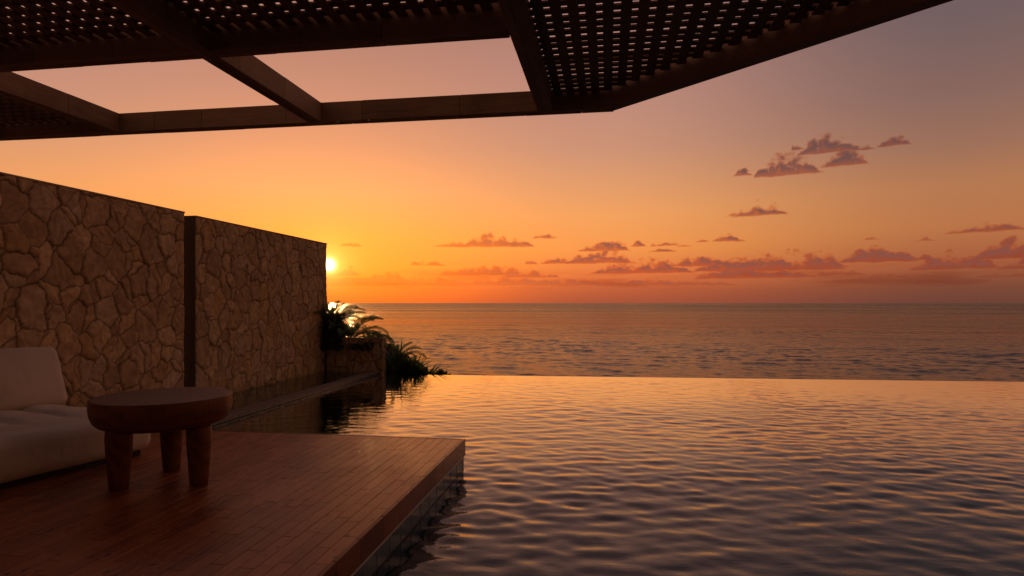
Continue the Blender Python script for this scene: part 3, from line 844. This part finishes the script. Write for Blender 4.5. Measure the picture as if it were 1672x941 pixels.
def build_table():
    lat0, dep0 = -2.352, 4.13
    s, c = math.sin(R(YAW)), math.cos(R(YAW))
    W = lambda lat, dep: (-s * dep + c * lat, c * dep + s * lat)
    cx, cy = W(lat0, dep0)
    t = empty('coffee_table', (cx, cy, DECK_Z), R(YAW)); tag(t, 'round dark wooden coffee table with a thick bowl shaped top on stout tapered legs', 'coffee table')
    H = 0.577; Rr = 0.422
    prof = [(0, H - 0.004), (0.2, H - 0.003), (0.32, H - 0.002), (Rr - 0.02, H), (Rr - 0.007, H - 0.0005), (Rr - 0.002, H - 0.003), (Rr, H - 0.009), (Rr + 0.001, H - 0.03), (Rr + 0.002, H - 0.06), (Rr - 0.004, H - 0.105),
            (Rr - 0.020, H - 0.145), (Rr - 0.045, H - 0.170), (Rr - 0.078, H - 0.186), (Rr - 0.105, H - 0.190), (0.15, H - 0.190), (0, H - 0.190)]
    from_bm('tabletop', lathe(prof, 96, lambda a, z: 1 + 0.004 * math.sin(3 * a + 1) + 0.003 * math.sin(5 * a)), M_TABLE, t, True)
    for (lat, dep, k) in ((-2.545, 3.965, 0.88), (-2.075, 4.06, 0.86), (-2.445, 4.40, 0.86)):
        lx, ly = lat - lat0, dep - dep0
        pr = [(0, 0.0), (0.060, 0.0), (0.0655, 0.006), (0.069, 0.05), (0.077, 0.14), (0.0855, 0.24), (0.0905, 0.32), (0.0885, 0.37), (0.083, H - 0.1885), (0, H - 0.1885)]
        o = from_bm('leg', lathe([(a * k, b) for a, b in pr], 32), M_TABLE, t, True)
        o.location = (lx, ly, 0)
build_table()

# ------------------------------------------------------------------ sofa
def cushion_mesh(name, dx, dy, dz, rad, puff=(0.0, 0.0, 0.0), dent=None, step=0.02, smooth=True):
    """soft box centred at 0 in x,y and standing on z=0"""
    bm = bmesh.new()
    bmesh.ops.create_cube(bm, size=1.0)
    nx, ny, nz = max(6, int(dx / step)), max(6, int(dy / step)), max(6, int(dz / step))
    bm.free()
    V = []; F = []; index = {}
    def vid(i, j, k):
        key = (i, j, k)
        if key not in index:
            index[key] = len(V)
            V.append((-dx / 2 + dx * i / nx, -dy / 2 + dy * j / ny, -dz / 2 + dz * k / nz))
        return index[key]
    for i in range(nx):
        for j in range(ny):
            F.append((vid(i, j, 0), vid(i, j + 1, 0), vid(i + 1, j + 1, 0), vid(i + 1, j, 0)))
            F.append((vid(i, j, nz), vid(i + 1, j, nz), vid(i + 1, j + 1, nz), vid(i, j + 1, nz)))
    for i in range(nx):
        for k in range(nz):
            F.append((vid(i, 0, k), vid(i + 1, 0, k), vid(i + 1, 0, k + 1), vid(i, 0, k + 1)))
            F.append((vid(i, ny, k), vid(i, ny, k + 1), vid(i + 1, ny, k + 1), vid(i + 1, ny, k)))
    for j in range(ny):
        for k in range(nz):
            F.append((vid(0, j, k), vid(0, j, k + 1), vid(0, j + 1, k + 1), vid(0, j + 1, k)))
            F.append((vid(nx, j, k), vid(nx, j + 1, k), vid(nx, j + 1, k + 1), vid(nx, j, k + 1)))
    V = np.array(V)
    hb = np.array([dx, dy, dz]) / 2
    inner = np.clip(V, -(hb - rad), hb - rad)
    dlt = V - inner; ln = np.linalg.norm(dlt, axis=1, keepdims=True)
    # squash corner lattice so that the rounding is even
    V2 = np.where(ln > 1e-6, inner + dlt / np.maximum(ln, 1e-6) * np.minimum(rad, np.max(np.abs(dlt), axis=1, keepdims=True)), V)
    u = V2 / hb
    for ax in range(3):
        o = [a for a in range(3) if a != ax]
        V2[:, ax] += puff[ax] * np.sign(u[:, ax]) * np.abs(u[:, ax]) ** 2 * (1 - np.clip(np.abs(u[:, o[0]]), 0, 1) ** 2.5) * (1 - np.clip(np.abs(u[:, o[1]]), 0, 1) ** 2.5)
    if dent is not None: V2 = dent(V2, u)
    V2[:, 2] += dz / 2
    return raw_mesh(name, V2, F, True)

def build_sofa():
    ang = R(-13.0)                                  # +y of the sofa runs along its front towards the sea
    # far front corner of the seat sits here
    fx, fy = -3.555, 4.37
    root = empty('sofa', (fx, fy, DECK_Z), ang); tag(root, 'low cream fabric sofa with one thick back cushion on the wooden deck', 'sofa')
    L, Dp, Hs = 2.5, 1.42, 0.29
    def dent_seat(V, u):
        top = np.clip((V[:, 2] - 0.05) / 0.06, 0, 1)
        x = V[:, 0]; y = V[:, 1]
        # channels across the seat that fade towards the front edge
        ph = y * 2 * math.pi / 0.34 + 0.35 * np.sin(x * 4.0)
        ch = np.exp(-((np.mod(ph / (2 * math.pi), 1.0) - 0.5) / 0.16) ** 2)
        fade = np.clip((0.58 - x) / 0.45, 0, 1) * np.clip((L / 2 - np.abs(y)) / 0.2, 0, 1)
        V[:, 2] -= top * (0.034 * ch * fade - 0.014 * fade)
        V[:, 2] += top * 0.004 * np.sin(x * 19 + 2 * np.sin(y * 7))
        front = np.clip((V[:, 0] - 0.6) / 0.1, 0, 1)
        V[:, 0] += front * 0.005 * np.sin(y * 9 + 1.2)
        return V
    sc = obj('seat_cushion', cushion_mesh('seat_cushion', Dp, L, Hs, 0.075, (0.012, 0.012, 0.022), dent_seat), M_LINEN, root)
    sc.location = (-Dp / 2, -L / 2, 0.045)
    # seam piping along the top of the front and the end
    def tube(pts, r=0.0035, seg=6):
        V = []; F = []
        for i, p in enumerate(pts):
            p = Vector(p); d = (Vector(pts[min(i + 1, len(pts) - 1)]) - Vector(pts[max(i - 1, 0)])).normalized()
            a = d.orthogonal().normalized(); b = d.cross(a)
            for k in range(seg):
                t = 2 * math.pi * k / seg; V.append(p + r * (math.cos(t) * a + math.sin(t) * b))
        for i in range(len(pts) - 1):
            for k in range(seg):
                F.append((i * seg + k, i * seg + (k + 1) % seg, (i + 1) * seg + (k + 1) % seg, (i + 1) * seg + k))
        return V, F
    pts = []
    for i in range(60):
        y = -L / 2 + 0.08 + (L - 0.16) * i / 59
        u = y / (L / 2)
        pts.append((Dp / 2 - 0.013 + 0.004 * (1 - abs(u) ** 2.5) + 0.005 * math.sin(y * 9 + 1.2), y, Hs - 0.052 + 0.003 * math.sin(y * 6)))
    V, F = tube(pts)
    pi_ = obj('piping', raw_mesh('piping', V, F, True), M_PIPING, sc)
    def dent_back(V, u):
        x = V[:, 0]
        V[:, 0] += 0.006 * np.sin(V[:, 2] * 15 + 2 * np.sin(V[:, 1] * 5)) * np.clip(1 - np.abs(u[:, 1]), 0, 1)
        V[:, 2] += 0.010 * np.sin(V[:, 1] * 3.1 + 0.5) * np.clip(V[:, 2] / 0.2, 0, 1)
        # thinner towards the top
        k = np.clip((V[:, 2] + 0.23) / 0.46, 0, 1)
        V[:, 0] *= 1 - 0.30 * k
        V[:, 1] -= 0.030 * k * np.clip(u[:, 1], 0, 1)
        return V
    bc = obj('back_cushion', cushion_mesh('back_cushion', 0.30, 1.25, 0.49, 0.05, (0.05, 0.012, 0.015), dent_back), M_LINEN, root)
    bc.location = (-1.20, -0.60, Hs + 0.028); bc.rotation_euler = (0, R(-9), 0)
    b2 = obj('back_cushion', cushion_mesh('back_cushion', 0.30, 1.25, 0.49, 0.05, (0.05, 0.012, 0.015), dent_back), M_LINEN, root)
    b2.location = (-1.20, -1.86, Hs + 0.028); b2.rotation_euler = (0, R(-9), 0)
    bm = bmesh.new(); add_box(bm, (-Dp + 0.06, -L + 0.06, 0.001), (-0.07, -0.07, 0.05))
    from_bm('plinth', bm, M_PLINTH, root)
build_sofa()

# ------------------------------------------------------------------ plants
def frond(V, F, base, az, length, lift, droop, leaflet, n=21, width=0.024, stem=0.010, rr=random):
    """one pinnate frond: an arching midrib with paired narrow leaflets"""
    h = Vector((math.cos(az), math.sin(az), 0)); side = Vector((-math.sin(az), math.cos(az), 0))
    pts = []; p = Vector(base); ang = lift
    ds = length / n; twist = rr.uniform(-0.25, 0.25)
    for i in range(n + 1):
        pts.append((p.copy(), ang))
        t = i / n
        ang -= droop * (0.35 + 1.6 * t) / n
        p = p + ds * (h * math.cos(ang) + Vector((0, 0, 1)) * math.sin(ang))
    # midrib
    b0 = len(V)
    for i, (q, a) in enumerate(pts):
        w = stem * (1 - 0.85 * i / n)
        up = Vector((0, 0, 1)) * math.cos(a) - h * math.sin(a)
        for o in (side * w, up * w, -side * w): V.append(q + o)
    for i in range(n):
        for k in range(3):
            F.append((b0 + i * 3 + k, b0 + i * 3 + (k + 1) % 3, b0 + i * 3 + 3 + (k + 1) % 3, b0 + i * 3 + 3 + k))
    for i in range(3, n + 1):
        q, a = pts[i]; t = i / n
        fwd = h * math.cos(a) + Vector((0, 0, 1)) * math.sin(a)
        up = Vector((0, 0, 1)) * math.cos(a) - h * math.sin(a)
        ll = leaflet * (math.sin(math.pi * (0.12 + 0.80 * t)) ** 0.8) * rr.uniform(0.85, 1.1)
        for sgn in (-1, 1):
            s2 = side * sgn
            d = (s2 * (0.9 - 0.45 * t) + fwd * (0.40 + 0.7 * t) + up * (0.34 + twist * sgn)).normalized()
            nrm = up
            wd = (fwd - d * fwd.dot(d)).normalized() * width
            m1 = q + d * ll * 0.45 + up * 0.01
            tip = q + d * ll - Vector((0, 0, 1)) * ll * rr.uniform(0.10, 0.30)
            k = len(V)
            V += [q - wd * 0.35, q + wd * 0.35, m1 + wd * 0.5, tip, m1 - wd * 0.5]
            F += [(k, k + 1, k + 2, k + 4), (k + 4, k + 2, k + 3)]

def palm(loc, label, seed, n, length, leaflet, lift=(0.5, 1.35), droop=1.5, trunk=0.3, group='palms by the planter', azs=None, sector=None):
    r = random.Random(seed)
    root = empty('palm_plant', loc); tag(root, label, 'palm', group)
    V = []; F = []
    fronds = [(2 * math.pi * (i + r.uniform(-0.3, 0.3)) / n, r.uniform(*lift), r.uniform(0.75, 1.05), r.uniform(0.8, 1.2)) for i in range(n)]
    if azs: fronds += azs
    for (a, li, ll, dr) in fronds:
        frond(V, F, (0.02 * math.cos(a), 0.02 * math.sin(a), trunk), a, length * ll, li, droop * dr, leaflet, rr=r)
    obj('crown', raw_mesh('crown', V, F), M_PALM, root)
    bm = lathe([(0, -0.25), (0.07, -0.25), (0.075, 0.0), (0.06, trunk * 0.7), (0.045, trunk + 0.02), (0, trunk + 0.05)], 12, lambda a, z: 1 + 0.12 * math.sin(4 * a + z * 40))
    from_bm('trunk', bm, M_BARK, root, True)
    return root

def strap_plant(loc, label, seed, n, length, width, cat='plant', group='strap leaved plants beyond the pool edge', lift=(0.4, 1.4), droop=1.6, extra=()):
    r = random.Random(seed)
    V = []; F = []
    rows = [(r.uniform(0, 2 * math.pi), r.uniform(*lift), length * r.uniform(0.65, 1.05), droop * r.uniform(0.5, 1.4)) for _ in range(n)] + list(extra)
    for (az, ang, L, dr) in rows:
        if math.sin(az) < -0.15 or math.cos(az) < -0.5: L *= 0.55
        h = Vector((math.cos(az), math.sin(az), 0)); side = Vector((-math.sin(az), math.cos(az), 0))
        p = Vector((h.x * 0.03, h.y * 0.03, 0)); m = 12; k0 = len(V)
        for i in range(m + 1):
            t = i / m
            w = width * (math.sin(math.pi * min(1, 0.18 + 0.82 * t)) ** 0.7) * (1 - 0.25 * t) + 0.0008
            up = Vector((0, 0, 1)) * math.cos(ang) - h * math.sin(ang)
            V += [p - side * w + up * w * 0.35, p.copy(), p + side * w + up * w * 0.35]
            ang -= dr * (0.3 + 1.5 * t) / m
            p = p + (L / m) * (h * math.cos(ang) + Vector((0, 0, 1)) * math.sin(ang))
        for i in range(m):
            a = k0 + i * 3
            F += [(a, a + 1, a + 4, a + 3), (a + 1, a + 2, a + 5, a + 4)]
    o = obj('strap_plant', raw_mesh('strap_plant', V, F, True), M_STRAP); o.location = loc
    return tag(o, label, cat, group)

def shrub(loc, label, seed, n, size, leaf, group='low shrubs on the hillside'):
    r = random.Random(seed)
    root = empty('shrub', loc); tag(root, label, 'shrub', group)
    V = []; F = []; SV = []; SF = []
    for _ in range(n):
        a = r.uniform(0, 2 * math.pi); e = math.asin(r.uniform(0.0, 1.0)); q = r.uniform(0.35, 1.0) ** 0.5
        lump = 0.78 + 0.22 * math.sin(3 * a + seed) * math.cos(2.3 * e + seed)
        p = Vector((size[0] * q * math.cos(a) * math.cos(e), size[1] * q * math.sin(a) * math.cos(e), size[2] * q * math.sin(e))) * lump
        d = (p.normalized() * 0.7 + Vector((r.uniform(-1, 1), r.uniform(-1, 1), r.uniform(-0.3, 0.9)))).normalized()
        s = d.orthogonal().normalized(); s = (Matrix.Rotation(r.uniform(0, 6.28), 3, d) @ s)
        l = leaf * r.uniform(0.6, 1.2); w = l * 0.2; k = len(V)
        bend = d.cross(s) * l * 0.12
        V += [p, p + d * l * 0.5 + s * w + bend, p + d * l, p + d * l * 0.5 - s * w + bend]
        F.append((k, k + 1, k + 2, k + 3))
    obj('foliage', raw_mesh('foliage', V, F), M_SHRUB, root)
    bm = bmesh.new()
    for _ in range(6):
        a = r.uniform(0, 6.28)
        M = Matrix.Rotation(a, 4, 'Z') @ Matrix.Rotation(r.uniform(0.2, 0.8), 4, 'Y')
        add_box(bm, (-0.008, -0.008, -0.3), (0.008, 0.008, size[2] * 0.8), M)
    from_bm('stem', bm, M_BARK, root)
    return root

def cam_pt(px, depth, z):
    lat = (px - 836) / 1000.0 * depth
    s, c = math.sin(R(YAW)), math.cos(R(YAW))
    return (-s * depth + c * lat, c * depth + s * lat, z)

# tall palms behind the low wall and lower plants on the bank just past the pool's edge
palm(cam_pt(571, 12.95, 0.5), 'largest palm with high arching fronds, rising behind the low stone wall', 31, 13, 0.82, 0.26, (0.5, 1.3), 1.15, 0.20,
     azs=[(2.35, 1.25, 1.0, 0.9), (0.55, 1.05, 1.0, 0.95), (0.15, 0.75, 1.05, 1.2), (2.9, 1.05, 0.8, 1.0)])
palm(cam_pt(541, 13.05, 0.5), 'palm half hidden behind the edge of the tall wall', 32, 24, 0.88, 0.24, (1.0, 1.5), 1.2, 0.32)  # fronds raised and thickened to cover the sun's glint on the sea
palm(cam_pt(606, 13.0, 0.5), 'low spreading palm drooping over the open end of the low stone wall', 33, 0, 0.55, 0.17, (0.1, 0.8), 1.6, 0.10,
     azs=[(0.0, 0.75, 1.1, 1.5), (0.3, 0.85, 1.0, 1.3), (0.9, 0.9, 0.9, 1.0), (1.5, 1.1, 0.9, 0.9), (2.3, 1.0, 0.9, 0.9), (2.9, 0.8, 0.8, 1.0), (-0.35, 0.9, 0.8, 1.3)])
palm(cam_pt(643, 12.95, -0.12), 'palm arching out over the pool edge just past the end of the low stone wall', 34, 0, 0.72, 0.20, (0.4, 1.0), 1.3, 0.22,
     azs=[(0.05, 1.05, 1.1, 1.25), (0.5, 1.2, 1.0, 1.0), (-0.2, 0.75, 1.05, 1.3), (1.0, 1.0, 0.9, 1.1), (1.7, 1.25, 0.9, 0.8), (2.3, 1.1, 0.9, 1.0), (0.3, 0.5, 0.95, 1.0), (0.2, 1.38, 0.9, 0.7), (2.9, 1.2, 0.6, 1.0)])
strap_plant(cam_pt(652, 13.05, -0.10), 'tallest arching strap leaved plant beside the end of the low stone wall', 41, 50, 0.80, 0.026,
            extra=[(0.1, 1.25, 0.95, 1.7), (0.0, 0.95, 1.0, 1.4), (0.25, 1.4, 0.8, 0.3), (1.4, 1.5, 0.85, 0.1), (2.0, 1.35, 0.8, 0.5), (0.6, 1.3, 0.9, 0.6), (0.3, 1.1, 0.95, 1.2)])
strap_plant(cam_pt(676, 12.95, -0.06), 'middle strap leaved plant with stiff upright blades beyond the pool edge', 42, 46, 0.58, 0.024, lift=(0.6, 1.5), droop=1.0,
            extra=[(0.1, 1.0, 0.75, 1.4), (0.0, 1.25, 0.65, 1.2)])
strap_plant(cam_pt(702, 12.95, -0.10), 'lowest strap leaved plant with outward curving blades beyond the pool edge', 43, 36, 0.50, 0.026, lift=(0.2, 1.2), droop=1.0,
            extra=[(0.05, 0.85, 0.52, 0.9), (0.2, 0.7, 0.5, 0.6)])
shrub(cam_pt(658, 13.2, -0.25), 'dense dark shrub under the strap leaved plants by the low stone wall', 51, 900, (0.38, 0.25, 0.50), 0.13)
shrub(cam_pt(688, 13.1, -0.25), 'rounded dark green shrub halfway down the row past the pool edge', 52, 600, (0.30, 0.25, 0.36), 0.12)
shrub(cam_pt(718, 13.05, -0.20), 'smallest shrub at the end of the row, barely above the water', 53, 260, (0.22, 0.2, 0.25), 0.11)
shrub(cam_pt(592, 12.85, 0.48), 'dense low shrub behind the low stone wall under the palms', 54, 700, (0.50, 0.2, 0.22), 0.09)
shrub(cam_pt(543, 12.9, 0.48), 'dense added shrub against the tall wall, raised to block the low sun', 55, 2000, (0.30, 0.26, 0.92), 0.12)  # added bush, made tall to hide the sun glint and the deck streak
